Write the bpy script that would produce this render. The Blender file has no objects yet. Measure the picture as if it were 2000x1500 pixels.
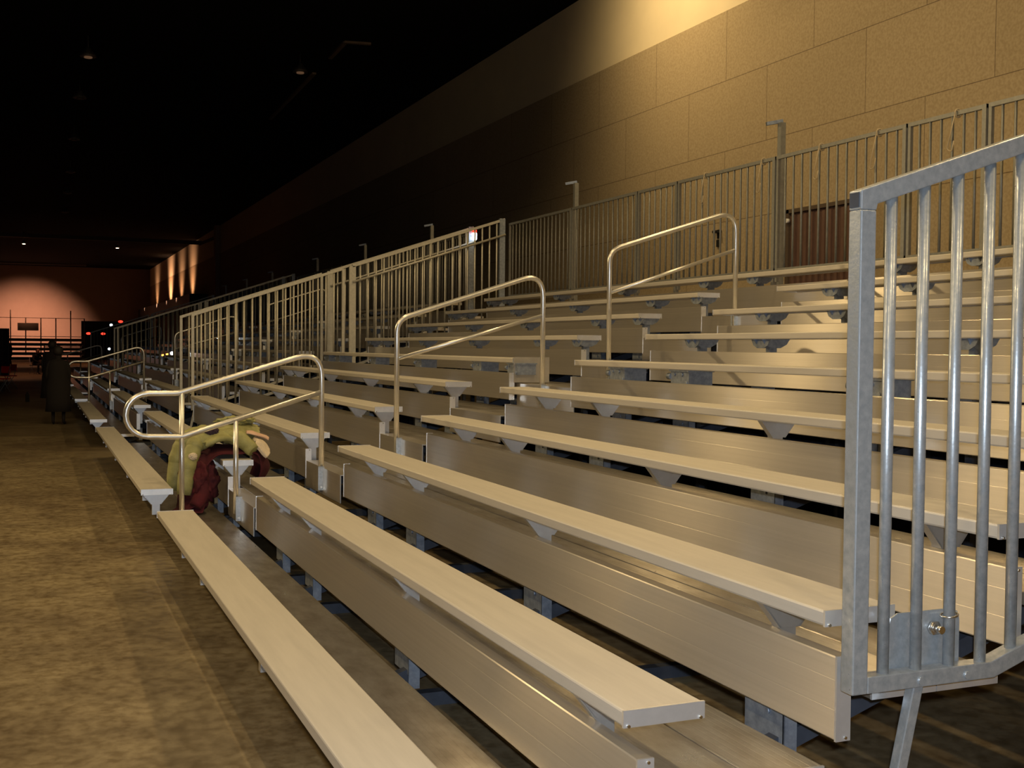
import bpy, math, random
from mathutils import Vector, Matrix
random.seed(7)
S = bpy.context.scene
COL = S.collection

# ------------------------------------------------------------------ camera
CAM = Vector((-0.81636, 0.0, 1.59027))
YAW, PITCH, ROLL, FPX = 0.39303, 0.03213, 0.00922, 2253.35
fw = Vector((math.sin(YAW)*math.cos(PITCH), math.cos(YAW)*math.cos(PITCH), -math.sin(PITCH)))
rt = Vector((math.cos(YAW), -math.sin(YAW), 0.0))
up = rt.cross(fw)
r2 = rt*math.cos(ROLL)+up*math.sin(ROLL)
u2 = -rt*math.sin(ROLL)+up*math.cos(ROLL)
cd = bpy.data.cameras.new('camera'); cam = bpy.data.objects.new('camera', cd); COL.objects.link(cam)
cd.sensor_width = 36.0; cd.sensor_fit = 'HORIZONTAL'; cd.lens = FPX/2000*36.0
cd.clip_start = 0.05; cd.clip_end = 400
m = Matrix((r2, u2, -fw)).transposed().to_4x4(); m.translation = CAM
cam.matrix_world = m
S.camera = cam

# ------------------------------------------------------------------ view and world
S.view_settings.view_transform = 'Standard'; S.view_settings.look = 'None'
S.view_settings.exposure = 0.0; S.view_settings.gamma = 1.0
S.view_settings.use_curve_mapping = False
W = bpy.data.worlds.new('hall_air'); S.world = W; W.use_nodes = True
W.node_tree.nodes['Background'].inputs[0].default_value = (1.0, 0.40, 0.28, 1)
W.node_tree.nodes['Background'].inputs[1].default_value = 0.004

# ------------------------------------------------------------------ lights
HALIDE = (1.0, 0.72, 0.345)
LIT = [(-5.2, -1.0, 560), (-5.2, 6.0, 480), (-5.2, 13.0, 340),
       (0.5, -1.0, 420), (0.5, 6.0, 420), (0.5, 13.0, 360),
       (6.0, -1.0, 440), (6.0, 6.0, 460), (6.0, 12.5, 440)]
WALL_LAMP = (7.3, 18.4, 9.0)
STREAK_SPOTS = [(-13.0, 18.0, 1300), (-13.0, 20.6, 1300), (-12.0, 30.0, 1700)]  # added unseen spots, placed to put streaks on the risers
LAMP_Z = 8.75
def spot(name, loc, power, color, angle, blend, aim=(0, 0, -1), radius=0.12):
    l = bpy.data.lights.new(name, 'SPOT'); l.energy = power; l.color = color
    l.spot_size = math.radians(angle); l.spot_blend = blend; l.shadow_soft_size = radius
    o = bpy.data.objects.new(name, l); COL.objects.link(o); o.location = loc
    o.rotation_euler = Vector(aim).to_track_quat('-Z', 'Y').to_euler()
    return o
for x, y, p in LIT:
    spot('ceiling_lamp_light', (x, y, LAMP_Z-0.06), p, HALIDE, 176 if x > 7 else 158, 0.25)
for x, y, p in STREAK_SPOTS:
    spot('added_streak_light', (x, y, LAMP_Z-0.06), p, HALIDE, 46, 0.7, (2.6-x, 3.6-y, 0.3-LAMP_Z))
spot('wall_lamp_light', (WALL_LAMP[0], WALL_LAMP[1], WALL_LAMP[2]-0.10), 640, HALIDE, 150, 0.8, (3.0, -0.5, -0.9))
# the camera's own flash
fl = bpy.data.lights.new('camera_flash', 'SPOT'); fl.energy = 480; fl.color = (0.80, 0.90, 1.0)
fl.spot_size = math.radians(75); fl.spot_blend = 0.6; fl.shadow_soft_size = 0.02
fo = bpy.data.objects.new('camera_flash', fl); COL.objects.link(fo)
fo.location = CAM + u2*0.07 + r2*0.03 + fw*0.01; fo.rotation_euler = cam.matrix_world.to_euler()
# far end of the hall
for x, y, p in [(-1.45, 91.0, 500), (5.0, 91.5, 350)]:
    spot('far_lamp_light', (x, y, 8.6), p, (1.0, 0.42, 0.2), 120, 0.5)
spot('far_wall_spot', (-1.4, 113.0, 8.8), 9000, (1.0, 0.48, 0.30), 62, 1.0, (0.0, 0.85, -0.55), 0.3)
spot('aisle_far_light', (-2.5, 60.0, 8.6), 700, (1.0, 0.42, 0.22), 100, 0.8)
for y, p in [(90.0, 1300), (97.0, 1000), (105.0, 3200), (117.0, 900)]:
    spot('wall_wash_light', (9.0, y, 4.85), p, (1.0, 0.5, 0.27), 92, 1.0, (0.9, 0.0, 1.0), 0.5)

# ------------------------------------------------------------------ materials
def mat(name, color, rough=0.5, metal=0.0, noise=0.0, nscale=8.0, bump=0.0, bscale=60.0, aniso=None, stretch=(1, 1, 1), rvar=0.0, emit=None, estr=0.0, color2=None, spec=0.5):
    M = bpy.data.materials.new(name); M.use_nodes = True
    N, L = M.node_tree.nodes, M.node_tree.links
    b = N['Principled BSDF']
    b.inputs['Base Color'].default_value = (*color, 1); b.inputs['Roughness'].default_value = rough
    b.inputs['Metallic'].default_value = metal; b.inputs['Specular IOR Level'].default_value = spec
    geo = N.new('ShaderNodeNewGeometry')
    mp = N.new('ShaderNodeMapping'); mp.inputs['Scale'].default_value = stretch
    L.new(geo.outputs['Position'], mp.inputs['Vector'])
    if noise or color2 or rvar:
        t = N.new('ShaderNodeTexNoise'); t.inputs['Scale'].default_value = nscale; t.inputs['Detail'].default_value = 6
        t.inputs['Roughness'].default_value = 0.6
        L.new(mp.outputs[0], t.inputs['Vector'])
        cr = N.new('ShaderNodeValToRGB'); cr.color_ramp.elements[0].position = 0.32; cr.color_ramp.elements[1].position = 0.68
        c2 = color2 or tuple(c*(1-noise) for c in color)
        cr.color_ramp.elements[0].color = (*c2, 1); cr.color_ramp.elements[1].color = (*color, 1)
        L.new(t.outputs['Fac'], cr.inputs[0]); L.new(cr.outputs[0], b.inputs['Base Color'])
        if rvar:
            mr = N.new('ShaderNodeMapRange'); mr.inputs['From Min'].default_value = 0.3; mr.inputs['From Max'].default_value = 0.7
            mr.inputs['To Min'].default_value = rough+rvar; mr.inputs['To Max'].default_value = rough-rvar
            L.new(t.outputs['Fac'], mr.inputs[0]); L.new(mr.outputs[0], b.inputs['Roughness'])
    if bump:
        t2 = N.new('ShaderNodeTexNoise'); t2.inputs['Scale'].default_value = bscale; t2.inputs['Detail'].default_value = 3
        L.new(mp.outputs[0], t2.inputs['Vector'])
        bp = N.new('ShaderNodeBump'); bp.inputs['Strength'].default_value = bump; bp.inputs['Distance'].default_value = 0.01
        L.new(t2.outputs['Fac'], bp.inputs['Height']); L.new(bp.outputs[0], b.inputs['Normal'])
    if aniso:
        b.inputs['Anisotropic'].default_value = aniso
        b.inputs['Anisotropic Rotation'].default_value = 0.25
        cx = N.new('ShaderNodeCombineXYZ'); cx.inputs[1].default_value = 1.0
        L.new(cx.outputs[0], b.inputs['Tangent'])
    if emit:
        b.inputs['Emission Color'].default_value = (*emit, 1); b.inputs['Emission Strength'].default_value = estr
    return M

M_SEAT = mat('anodised_seat_aluminium', (0.66, 0.62, 0.56), 0.55, 0.45, noise=0.10, nscale=3, stretch=(8, 0.6, 8), spec=0.5)
M_RISER = mat('brushed_riser_aluminium', (0.66, 0.61, 0.54), 0.29, 0.70, noise=0.09, nscale=6, stretch=(1, 0.10, 12), aniso=1.0, rvar=0.012)
M_TREAD = mat('scuffed_tread_aluminium', (0.60, 0.57, 0.52), 0.30, 0.78, color2=(0.36, 0.32, 0.27), nscale=4.5, stretch=(2.5, 1.0, 1), aniso=0.92, rvar=0.03)
M_CAP = mat('end_cap_aluminium', (0.86, 0.86, 0.87), 0.34, 0.78, noise=0.06, nscale=30)
M_BRKT = mat('mill_aluminium_bracket', (0.60, 0.60, 0.61), 0.34, 0.85, noise=0.08, nscale=25)
M_GALV = mat('galvanised_steel', (0.52, 0.55, 0.58), 0.36, 0.62, color2=(0.34, 0.37, 0.40), nscale=38, rvar=0.10, bump=0.05, bscale=90)
M_GALV2 = mat('dull_galvanised_steel', (0.34, 0.38, 0.45), 0.5, 0.6, color2=(0.20, 0.23, 0.29), nscale=30)
M_RAIL = mat('polished_aluminium_tube', (0.80, 0.79, 0.76), 0.32, 0.85, noise=0.08, nscale=20)
M_FENCE = mat('weathered_fence_steel', (0.52, 0.50, 0.44), 0.5, 0.5, noise=0.2, nscale=25)
M_FENCEB = mat('grey_back_fence_steel', (0.29, 0.29, 0.27), 0.5, 0.5, noise=0.2, nscale=25)
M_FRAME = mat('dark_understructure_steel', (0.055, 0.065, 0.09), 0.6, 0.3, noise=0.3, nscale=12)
M_BLACK = mat('black_steel', (0.012, 0.012, 0.014), 0.6, 0.0)
M_BOLT = mat('zinc_bolt', (0.8, 0.78, 0.74), 0.25, 1.0)
M_CORD = mat('tan_cord', (0.42, 0.34, 0.22), 0.8)
M_CEIL = mat('black_painted_ceiling', (0.006, 0.006, 0.006), 0.9, spec=0.1)
M_TRUSS = mat('dull_bronze_truss', (0.14, 0.10, 0.07), 0.6, 0.3)
M_TRUSS2 = mat('dull_aluminium_plate', (0.55, 0.50, 0.42), 0.45, 0.6, noise=0.2, nscale=8)
M_LAMPB = mat('lamp_housing', (0.10, 0.09, 0.08), 0.5, 0.4)
M_OLIVE = mat('olive_quilted_nylon', (0.40, 0.39, 0.16), 0.6, color2=(0.28, 0.27, 0.10), nscale=10, bump=0.35, bscale=30)
M_MAROON = mat('maroon_wool', (0.105, 0.008, 0.014), 0.9, color2=(0.045, 0.004, 0.010), nscale=5, bump=0.15, bscale=30)
M_PINK = mat('pale_pink_lining', (0.75, 0.50, 0.38), 0.8, noise=0.15, nscale=20)
M_CREAM = mat('cream_fleece', (0.78, 0.66, 0.50), 0.9, noise=0.2, nscale=25)
M_PURPLE = mat('dark_knit', (0.05, 0.03, 0.05), 0.9)
M_SKIN = mat('skin', (0.45, 0.22, 0.14), 0.6)
M_DARKCOAT = mat('dark_coat_cloth', (0.010, 0.007, 0.007), 0.9)
M_DARKRED = mat('dark_red_cloth', (0.12, 0.015, 0.012), 0.9)
M_HAIR = mat('dark_hair', (0.015, 0.01, 0.008), 0.7)
M_NAVY = mat('navy_drape', (0.010, 0.016, 0.05), 0.9)
M_SKIRT = mat('dark_skirt_cloth', (0.020, 0.024, 0.040), 0.9)
M_REDSEAT = mat('red_vinyl', (0.75, 0.02, 0.01), 0.5)
M_WHITE = mat('white_plastic', (0.8, 0.8, 0.8), 0.5)
M_DOOR = mat('brown_ribbed_shutter', (0.16, 0.09, 0.07), 0.6, noise=0.2, nscale=10)
M_PLASTER = mat('smooth_cream_plaster', (0.80, 0.68, 0.47), 0.85, noise=0.06, nscale=1.5)
M_FARWALL = mat('far_painted_wall', (0.50, 0.36, 0.28), 0.9, noise=0.08, nscale=1.0)
M_E_WHITE = mat('white_glow', (0.9, 0.9, 0.9), 0.4, emit=(0.85, 0.95, 1.0), estr=6)
M_E_RED = mat('red_glow', (0.8, 0.05, 0.03), 0.4, emit=(1.0, 0.04, 0.02), estr=2.5)
M_E_ORANGE = mat('orange_glow', (0.9, 0.3, 0.05), 0.4, emit=(1.0, 0.35, 0.06), estr=4)
M_E_WARM = mat('warm_lamp_glow', (0.9, 0.8, 0.6), 0.4, emit=(1.0, 0.72, 0.45), estr=10)
M_E_DIM = mat('lens_reflection_glow', (0.5, 0.3, 0.2), 0.4, emit=(1.0, 0.55, 0.3), estr=0.07)  # faint reflection on unlit lenses, put in as emission

def wall_mat():
    M = bpy.data.materials.new('speckled_acoustic_panels'); M.use_nodes = True
    N, L = M.node_tree.nodes, M.node_tree.links; b = N['Principled BSDF']
    b.inputs['Roughness'].default_value = 0.9; b.inputs['Specular IOR Level'].default_value = 0.15
    g = N.new('ShaderNodeNewGeometry'); sx = N.new('ShaderNodeSeparateXYZ'); L.new(g.outputs['Position'], sx.inputs[0])
    a1 = N.new('ShaderNodeMath'); a1.operation = 'SUBTRACT'; a1.inputs[1].default_value = 12.36-24.4; L.new(sx.outputs[1], a1.inputs[0])
    a2 = N.new('ShaderNodeMath'); a2.operation = 'SUBTRACT'; a2.inputs[1].default_value = 0.14-2.44; L.new(sx.outputs[2], a2.inputs[0])
    c = N.new('ShaderNodeCombineXYZ'); L.new(a1.outputs[0], c.inputs[0]); L.new(a2.outputs[0], c.inputs[1])
    br = N.new('ShaderNodeTexBrick'); L.new(c.outputs[0], br.inputs['Vector'])
    br.offset = 0.5; br.squash = 1.0
    br.inputs['Scale'].default_value = 1.0; br.inputs['Mortar Size'].default_value = 0.007; br.inputs['Mortar Smooth'].default_value = 0.3
    br.inputs['Brick Width'].default_value = 2.44; br.inputs['Row Height'].default_value = 1.22
    br.inputs['Color1'].default_value = (0.47, 0.375, 0.245, 1); br.inputs['Color2'].default_value = (0.445, 0.355, 0.23, 1)
    br.inputs['Mortar'].default_value = (0.20, 0.15, 0.10, 1)
    n = N.new('ShaderNodeTexNoise'); n.inputs['Scale'].default_value = 26; n.inputs['Detail'].default_value = 4; L.new(g.outputs['Position'], n.inputs['Vector'])
    r = N.new('ShaderNodeValToRGB'); r.color_ramp.elements[0].position = 0.35; r.color_ramp.elements[1].position = 0.62
    r.color_ramp.elements[0].color = (0.83, 0.81, 0.78, 1); r.color_ramp.elements[1].color = (1, 1, 1, 1); L.new(n.outputs['Fac'], r.inputs[0])
    mx = N.new('ShaderNodeMix'); mx.data_type = 'RGBA'; mx.blend_type = 'MULTIPLY'; mx.inputs[0].default_value = 1.0
    L.new(br.outputs['Color'], mx.inputs[6]); L.new(r.outputs[0], mx.inputs[7]); L.new(mx.outputs[2], b.inputs['Base Color'])
    return M
M_WALL = wall_mat()
def floor_mat():
    M = bpy.data.materials.new('stained_concrete'); M.use_nodes = True
    N, L = M.node_tree.nodes, M.node_tree.links; b = N['Principled BSDF']
    b.inputs['Roughness'].default_value = 0.5
    g = N.new('ShaderNodeNewGeometry')
    def noise(scale, det, ramp, stretch=(1, 1, 1)):
        mp = N.new('ShaderNodeMapping'); mp.inputs['Scale'].default_value = stretch; L.new(g.outputs['Position'], mp.inputs[0])
        n = N.new('ShaderNodeTexNoise'); n.inputs['Scale'].default_value = scale; n.inputs['Detail'].default_value = det; n.inputs['Roughness'].default_value = 0.65
        L.new(mp.outputs[0], n.inputs['Vector'])
        r = N.new('ShaderNodeValToRGB'); r.color_ramp.elements[0].position = ramp[0]; r.color_ramp.elements[1].position = ramp[1]
        r.color_ramp.elements[0].color = ramp[2]; r.color_ramp.elements[1].color = ramp[3]; L.new(n.outputs['Fac'], r.inputs[0])
        return r.outputs[0], n
    c1, _ = noise(2.6, 9, (0.36, 0.64, (0.19, 0.145, 0.08, 1), (0.31, 0.25, 0.145, 1)))
    c2, n2 = noise(14, 9, (0.38, 0.60, (0.62, 0.57, 0.50, 1), (1, 1, 1, 1)), (1.0, 0.9, 1))
    c3, _ = noise(0.45, 3, (0.35, 0.62, (0.72, 0.68, 0.66, 1), (1.05, 1.05, 1.05, 1)))
    mx = N.new('ShaderNodeMix'); mx.data_type = 'RGBA'; mx.blend_type = 'MULTIPLY'; mx.inputs[0].default_value = 1.0
    L.new(c1, mx.inputs[6]); L.new(c2, mx.inputs[7])
    m2 = N.new('ShaderNodeMix'); m2.data_type = 'RGBA'; m2.blend_type = 'MULTIPLY'; m2.inputs[0].default_value = 1.0
    L.new(mx.outputs[2], m2.inputs[6]); L.new(c3, m2.inputs[7]); L.new(m2.outputs[2], b.inputs['Base Color'])
    mr = N.new('ShaderNodeMapRange'); mr.inputs['From Min'].default_value = 0.3; mr.inputs['From Max'].default_value = 0.7
    mr.inputs['To Min'].default_value = 0.42; mr.inputs['To Max'].default_value = 0.65
    L.new(n2.outputs['Fac'], mr.inputs[0]); L.new(mr.outputs[0], b.inputs['Roughness'])
    return M
M_FLOOR = floor_mat()

# ------------------------------------------------------------------ mesh helpers
class MB:
    def __init__(s): s.v = []; s.f = []; s.sm = []
    def box(s, x0, x1, y0, y1, z0, z1):
        n = len(s.v); s.v += [(x, y, z) for x in (x0, x1) for y in (y0, y1) for z in (z0, z1)]
        for q in ((0, 1, 3, 2), (4, 6, 7, 5), (0, 4, 5, 1), (2, 3, 7, 6), (0, 2, 6, 4), (1, 5, 7, 3)):
            s.f.append(tuple(n+i for i in q)); s.sm.append(False)
        return s
    def prism(s, poly, a0, a1, axis='y'):
        """poly: list of 2-D points; y: (x,z) extruded along y; x: (y,z) along x; z: (x,y) along z"""
        n = len(s.v); k = len(poly)
        for a in (a0, a1):
            for p in poly:
                s.v.append({'y': (p[0], a, p[1]), 'x': (a, p[0], p[1]), 'z': (p[0], p[1], a)}[axis])
        for i in range(k):
            j = (i+1) % k; s.f.append((n+i, n+j, n+k+j, n+k+i)); s.sm.append(False)
        s.f.append(tuple(n+i for i in reversed(range(k)))); s.f.append(tuple(n+k+i for i in range(k))); s.sm += [False, False]
        return s
    def bar(s, p, q, w, h, side=(0, 1, 0)):
        """square bar from p to q; w across 'side', h across the other"""
        p, q = Vector(p), Vector(q); d = (q-p).normalized(); sd = Vector(side); sd = (sd-d*sd.dot(d)).normalized(); t = d.cross(sd)
        n = len(s.v)
        for c in (p, q):
            for a, b in ((-1, -1), (1, -1), (1, 1), (-1, 1)):
                s.v.append(tuple(c+sd*a*w/2+t*b*h/2))
        for i in range(4):
            j = (i+1) % 4; s.f.append((n+i, n+j, n+4+j, n+4+i)); s.sm.append(False)
        s.f.append((n+3, n+2, n+1, n)); s.f.append((n+4, n+5, n+6, n+7)); s.sm += [False, False]
        return s
    def tube(s, pts, r, seg=12, caps=True):
        pts = [Vector(p) for p in pts]; n0 = len(s.v); k = len(pts); rad = r if isinstance(r, (list, tuple)) else [r]*k
        ref = None
        for i, p in enumerate(pts):
            a = pts[max(i-1, 0)]; b = pts[min(i+1, k-1)]; d = (b-a).normalized()
            if ref is None: ref = Vector((0, 1, 0)) if abs(d.y) < 0.9 else Vector((1, 0, 0))
            ref = (ref-d*ref.dot(d)).normalized(); t = d.cross(ref)
            for j in range(seg):
                an = 2*math.pi*j/seg; s.v.append(tuple(p+(ref*math.cos(an)+t*math.sin(an))*rad[i]))
        for i in range(k-1):
            for j in range(seg):
                j2 = (j+1) % seg; a = n0+i*seg; s.f.append((a+j, a+j2, a+seg+j2, a+seg+j)); s.sm.append(True)
        if caps:
            s.f.append(tuple(n0+j for j in reversed(range(seg)))); s.f.append(tuple(n0+(k-1)*seg+j for j in range(seg))); s.sm += [False, False]
        return s
    def mesh(s, name, m):
        me = bpy.data.meshes.new(name); me.from_pydata([tuple(v) for v in s.v], [], s.f); me.update()
        me.polygons.foreach_set('use_smooth', s.sm); me.materials.append(m)
        import bmesh
        b = bmesh.new(); b.from_mesh(me); bmesh.ops.recalc_face_normals(b, faces=b.faces); b.to_mesh(me); b.free()
        return me
    def build(s, name, m, parent=None, bevel=0.0):
        return link(name, s.mesh(name, m), parent, bevel=bevel)
def link(name, me, parent=None, loc=(0, 0, 0), bevel=0.0):
    o = bpy.data.objects.new(name, me); COL.objects.link(o); o.location = loc
    if parent is not None: o.parent = parent
    if bevel:
        bv = o.modifiers.new('bevel', 'BEVEL'); bv.width = bevel; bv.segments = 2; bv.limit_method = 'ANGLE'; bv.angle_limit = math.radians(40)
    return o
def tag(o, label=None, cat=None, group=None, kind=None):
    if label: o['label'] = label
    if cat: o['category'] = cat
    if group: o['group'] = group
    if kind: o['kind'] = kind
    return o
def thing(name, label, cat, loc=(0, 0, 0), group=None):
    o = bpy.data.objects.new(name, None); COL.objects.link(o); o.location = loc; o.empty_display_size = 0.1
    return tag(o, label, cat, group)
CACHE = {}
def shared(key, maker):
    if key not in CACHE: CACHE[key] = maker()
    return CACHE[key]
def arc(c, r, a0, a1, n=8, y=0.0):
    return [(c[0]+r*math.cos(math.radians(a0+(a1-a0)*i/n)), y, c[1]+r*math.sin(math.radians(a0+(a1-a0)*i/n))) for i in range(n+1)]
def fillet(pts, r, n=6):
    """round the corners of a polyline"""
    P = [Vector(p) for p in pts]; out = [P[0]]
    for i in range(1, len(P)-1):
        a, b, c = P[i-1], P[i], P[i+1]; u, v = (a-b), (c-b); lu, lv = u.length, v.length; u.normalize(); v.normalize()
        ang = u.angle(v); t = min(r/math.tan(ang/2), lu*0.48, lv*0.48); s0, s1 = b+u*t, b+v*t
        for k in range(n+1):
            f = k/n; out.append(s0*(1-f)**2+b*2*f*(1-f)+s1*f*f)
    out.append(P[-1]); return out

# ------------------------------------------------------------------ hall shell
def struct(name, mb, m): return tag(mb.build(name, m), kind='structure')
XW = 10.3
struct('floor', MB().box(-30, 12, -14, 126, -0.2, 0.0), M_FLOOR)
struct('ceiling', MB().box(-30, 12, -14, 126, 9.25, 9.5), M_CEIL)
struct('wall_right', MB().box(XW, XW+0.3, -14, 125.5, 0, 7.45), M_WALL)
struct('wall_upper_right', MB().box(XW+0.02, XW+0.3, -14, 125.5, 7.45, 9.25), M_PLASTER)
struct('wall_far', MB().box(-30, 12, 125.0, 125.4, 0, 9.25), M_FARWALL)
struct('wall_left', MB().box(-30.3, -30, -14, 126, 0, 9.25), mat('dim_left_wall', (0.25, 0.2, 0.16), 0.9))
struct('wall_back', MB().box(-30, 12, -14.3, -14, 0, 9.25), mat('dim_back_wall', (0.3, 0.24, 0.18), 0.9))
struct('trim_1', MB().box(XW-0.28, XW, 76.2, 77.0, 0, 9.25), M_FARWALL)

# shutter doorway in the right wall
t = tag(MB().box(XW-0.05, XW, 13.40, 15.25, 0.0, 3.74).build('door_1', M_DOOR), kind='structure')
mb = MB()
for i in range(12): mb.box(XW-0.085, XW-0.05, 13.45+i*0.15, 13.52+i*0.15, 0.02, 3.70)
mb.build('door_ribs', M_DOOR, t)
mb = MB(); mb.box(XW-0.09, XW, 13.32, 13.40, 0, 3.80).box(XW-0.09, XW, 15.25, 15.33, 0, 3.80).box(XW-0.09, XW, 13.32, 15.33, 3.74, 3.80)
mb.build('door_frame', mat('dark_door_frame', (0.10, 0.07, 0.05), 0.6), t)
tag(MB().tube([(XW-0.14, 15.24, 3.62), (XW-0.09, 15.24, 3.62)], 0.035).build('wall_button', M_WHITE), 'small round white button by the top corner of the brown shutter', 'button')
t = thing('wall_hook', 'small black hook fixed on the tan wall behind the fence', 'hook', (XW, 17.40, 3.50))
MB().box(-0.03, 0, -0.03, 0.03, -0.12, 0.0).box(-0.02, 0, -0.02, 0.02, 0.03, 0.18).build('back_plate', M_BLACK, t)
MB().box(-0.10, -0.0, -0.10, 0.06, 0.12, 0.16).build('hook_arm', M_BLACK, t)

# ------------------------------------------------------------------ bleachers
D, R = 0.63245, 0.21070
BX, HB = -0.0392, 0.2274
SW, ST = 0.241, 0.0438
RT, RG, RTH = 0.0952, 0.2386, 0.0460
PERIOD = 15.82
ORD = ['', 'first', 'second', 'third', 'fourth', 'fifth', 'sixth', 'seventh', 'eighth', 'ninth', 'tenth']
def lev(n): return n*R
def rx(n): return (n-1)*D + (-0.075 if n == 6 else 0.0)
SECT = {(0, 0): 'in the nearest section', (0, 1): 'just past the nearest aisle', (1, 0): 'just past the first end gap',
        (1, 1): 'past the second aisle', (2, 0): 'in the distant bank', (2, 1): 'at the far end of the distant bank'}
BANK = ['in the nearest bank', 'in the second bank', 'in the distant third bank']

def bench_meshes(L):
    def plank():
        c = 0.006
        poly = [(0, c), (0, ST-c), (c*0.3, ST-c*0.3), (c, ST), (SW-c, ST), (SW-c*0.3, ST-c*0.3), (SW, ST-c), (SW, c), (SW-0.004, 0), (0.20, 0), (0.20, 0.006), (0.041, 0.006), (0.041, 0), (0.004, 0)]
        return MB().prism(poly, 0, L).mesh('plank', M_SEAT)
    return shared(('plank', round(L, 3)), plank)
def cap_mesh():
    mb = MB().box(-0.002, SW+0.002, -0.004, 0.004, -0.001, ST+0.0015)
    return mb.mesh('end_cap', M_CAP)
def capscrew_mesh():
    mb = MB()
    for x in (0.012, SW-0.012): mb.tube([(x, -0.010, 0.004), (x, 0.004, 0.004)], 0.0045, 8)
    return mb.mesh('screw', M_BOLT)
def bracket_mesh(low=-0.26):
    # gusset (trapezoid plate across the seat) and a channel post that drops into the riser
    z = -0.0
    mb = MB()
    mb.prism([(0.018, z), (SW-0.018, z), (SW-0.085, -0.085), (0.085, -0.085)], -0.004, 0.004)
    mb.box(0.018, SW-0.018, -0.004, 0.035, -0.006, 0.0)
    mb.bar((0.018, 0.014, -0.002), (0.085, 0.014, -0.085), 0.036, 0.005)
    mb.bar((SW-0.018, 0.014, -0.002), (SW-0.085, 0.014, -0.085), 0.036, 0.005)
    mb.box(0.090, 0.150, 0.008, 0.052, low, -0.006)
    return mb.mesh('support_bracket', M_BRKT)
def galv_bracket_mesh():
    mb = MB()
    mb.prism([(0.005, 0), (SW-0.005, 0), (SW-0.03, -0.035), (SW-0.08, -0.06), (0.08, -0.06), (0.03, -0.035)], -0.05, -0.044)
    mb.prism([(0.005, 0), (SW-0.005, 0), (SW-0.03, -0.035), (SW-0.08, -0.06), (0.08, -0.06), (0.03, -0.035)], 0.044, 0.05)
    mb.prism([(-0.11, 0), (0.11, 0), (0.085, -0.04), (0.04, -0.062), (-0.04, -0.062), (-0.085, -0.04)], 0.03, 0.037, 'x')
    mb.box(0.09, 0.15, -0.022, 0.022, -0.26, -0.0)
    return mb.mesh('support_bracket', M_GALV2)
def hinge_mesh():
    mb = MB().box(0.02, 0.20, -0.13, 0.10, -0.105, -0.004).box(0.01, 0.21, -0.14, 0.11, -0.012, 0.0)
    mb.tube([(0.012, -0.045, -0.03), (0.025, -0.045, -0.03)], 0.013, 10).tube([(0.012, -0.10, -0.085), (0.025, -0.10, -0.085)], 0.016, 10)
    mb.tube([(0.03, 0.10, -0.045), (0.03, 0.15, -0.045)], 0.022, 10)
    mb.tube([(0.012, 0.05, -0.03), (0.025, 0.05, -0.03)], 0.010, 10)
    return mb.mesh('hinge_box', M_GALV2)
BRM1 = bracket_mesh(-0.17)
CAPM, SCRM, BRM, GBM, HGM = cap_mesh(), capscrew_mesh(), bracket_mesh(), galv_bracket_mesh(), hinge_mesh()

def make_bench(n, y0, y1, brk, label, group, full=True):
    t = thing('seat_bench', label, 'bench', ((n-1)*D+BX, y0, lev(n)+HB-ST), group)
    L = y1-y0
    link('plank', bench_meshes(L), t)
    a = link('end_cap', CAPM, t, (0, -0.004, 0)); link('end_cap', CAPM, t, (0, L+0.004, 0))
    if full: link('screw', SCRM, a)
    for y in brk:
        if y < y0 or y > y1: continue
        if n == 6: link('hinge_box', HGM, t, (0, y-y0, 0))
        else: link('support_bracket', GBM if n >= 7 else (BRM1 if n == 1 else BRM), t, (0, y-y0, 0))
    return t

def board_mesh(L, h=RG, th=RTH):
    def mk():
        # riser extrusion: flat face with shallow reeds and a lipped top
        poly = [(0, 0.004), (0.003, 0), (th, 0), (th, 0.012), (0.006, 0.012), (0.006, h-0.012), (th, h-0.012), (th, h), (0.003, h), (0, h-0.004)]
        reeds = []
        for k in (0.36, 0.72):
            z = h*k; reeds += [(0, z+0.0010), (0.0003, z), (0, z-0.0010)]
        poly = poly[:-1] + [(0, h-0.004)] + list(reversed([p for p in sorted(reeds, key=lambda q: q[1])]))
        return MB().prism(poly, 0, L).mesh('board', M_RISER)
    return shared(('board', round(L, 3), h), mk)
RCAP = MB().box(-0.002, RTH+0.002, -0.004, 0.004, -0.002, RG+0.002).mesh('end_cap', M_CAP)
def make_riser(n, y0, y1, label, group):
    t = thing('riser_board', label, 'riser board', (rx(n), y0, lev(n)+RT-RG), group)
    link('board', board_mesh(y1-y0), t)
    c = link('end_cap', RCAP, t, (0, -0.004, 0)); link('end_cap', RCAP, t, (0, y1-y0+0.004, 0))
    sm = shared('rscrew', lambda: MB().tube([(0.030, -0.009, 0.008), (0.030, 0.004, 0.008)], 0.0045, 8).tube([(0.030, -0.009, RG-0.008), (0.030, 0.004, RG-0.008)], 0.0045, 8).mesh('screw', M_BOLT))
    link('screw', sm, c)
    return t
TW = 0.232
def tread_mesh(L, w=TW):
    def mk():
        c = 0.003; th = 0.040; top = []
        k = 9
        for i in range(k):
            x = w*(i+0.5)/k; top += [(x-0.002, 0), (x, -0.0003), (x+0.002, 0)]
        poly = [(0, -th), (0, -c), (c, 0)] + top + [(w-c, 0), (w, -c), (w, -th)]
        return MB().prism(poly, 0, L).mesh('tread_plank', M_TREAD)
    return shared(('tread', round(L, 3), w), mk)
TCAP = MB().box(-0.001, TW+0.001, -0.004, 0.004, -0.041, 0.001).mesh('end_cap', M_CAP)
def make_tread(n, y0, y1, label, group):
    t = thing('footboard', label, 'footboard', ((n-1)*D+0.128, y0, lev(n)), group)
    for x in (0.0, TW+0.005):
        link('tread_plank', tread_mesh(y1-y0), t, (x, 0, 0))
        link('end_cap', TCAP, t, (x, -0.004, 0))
    return t
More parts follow.
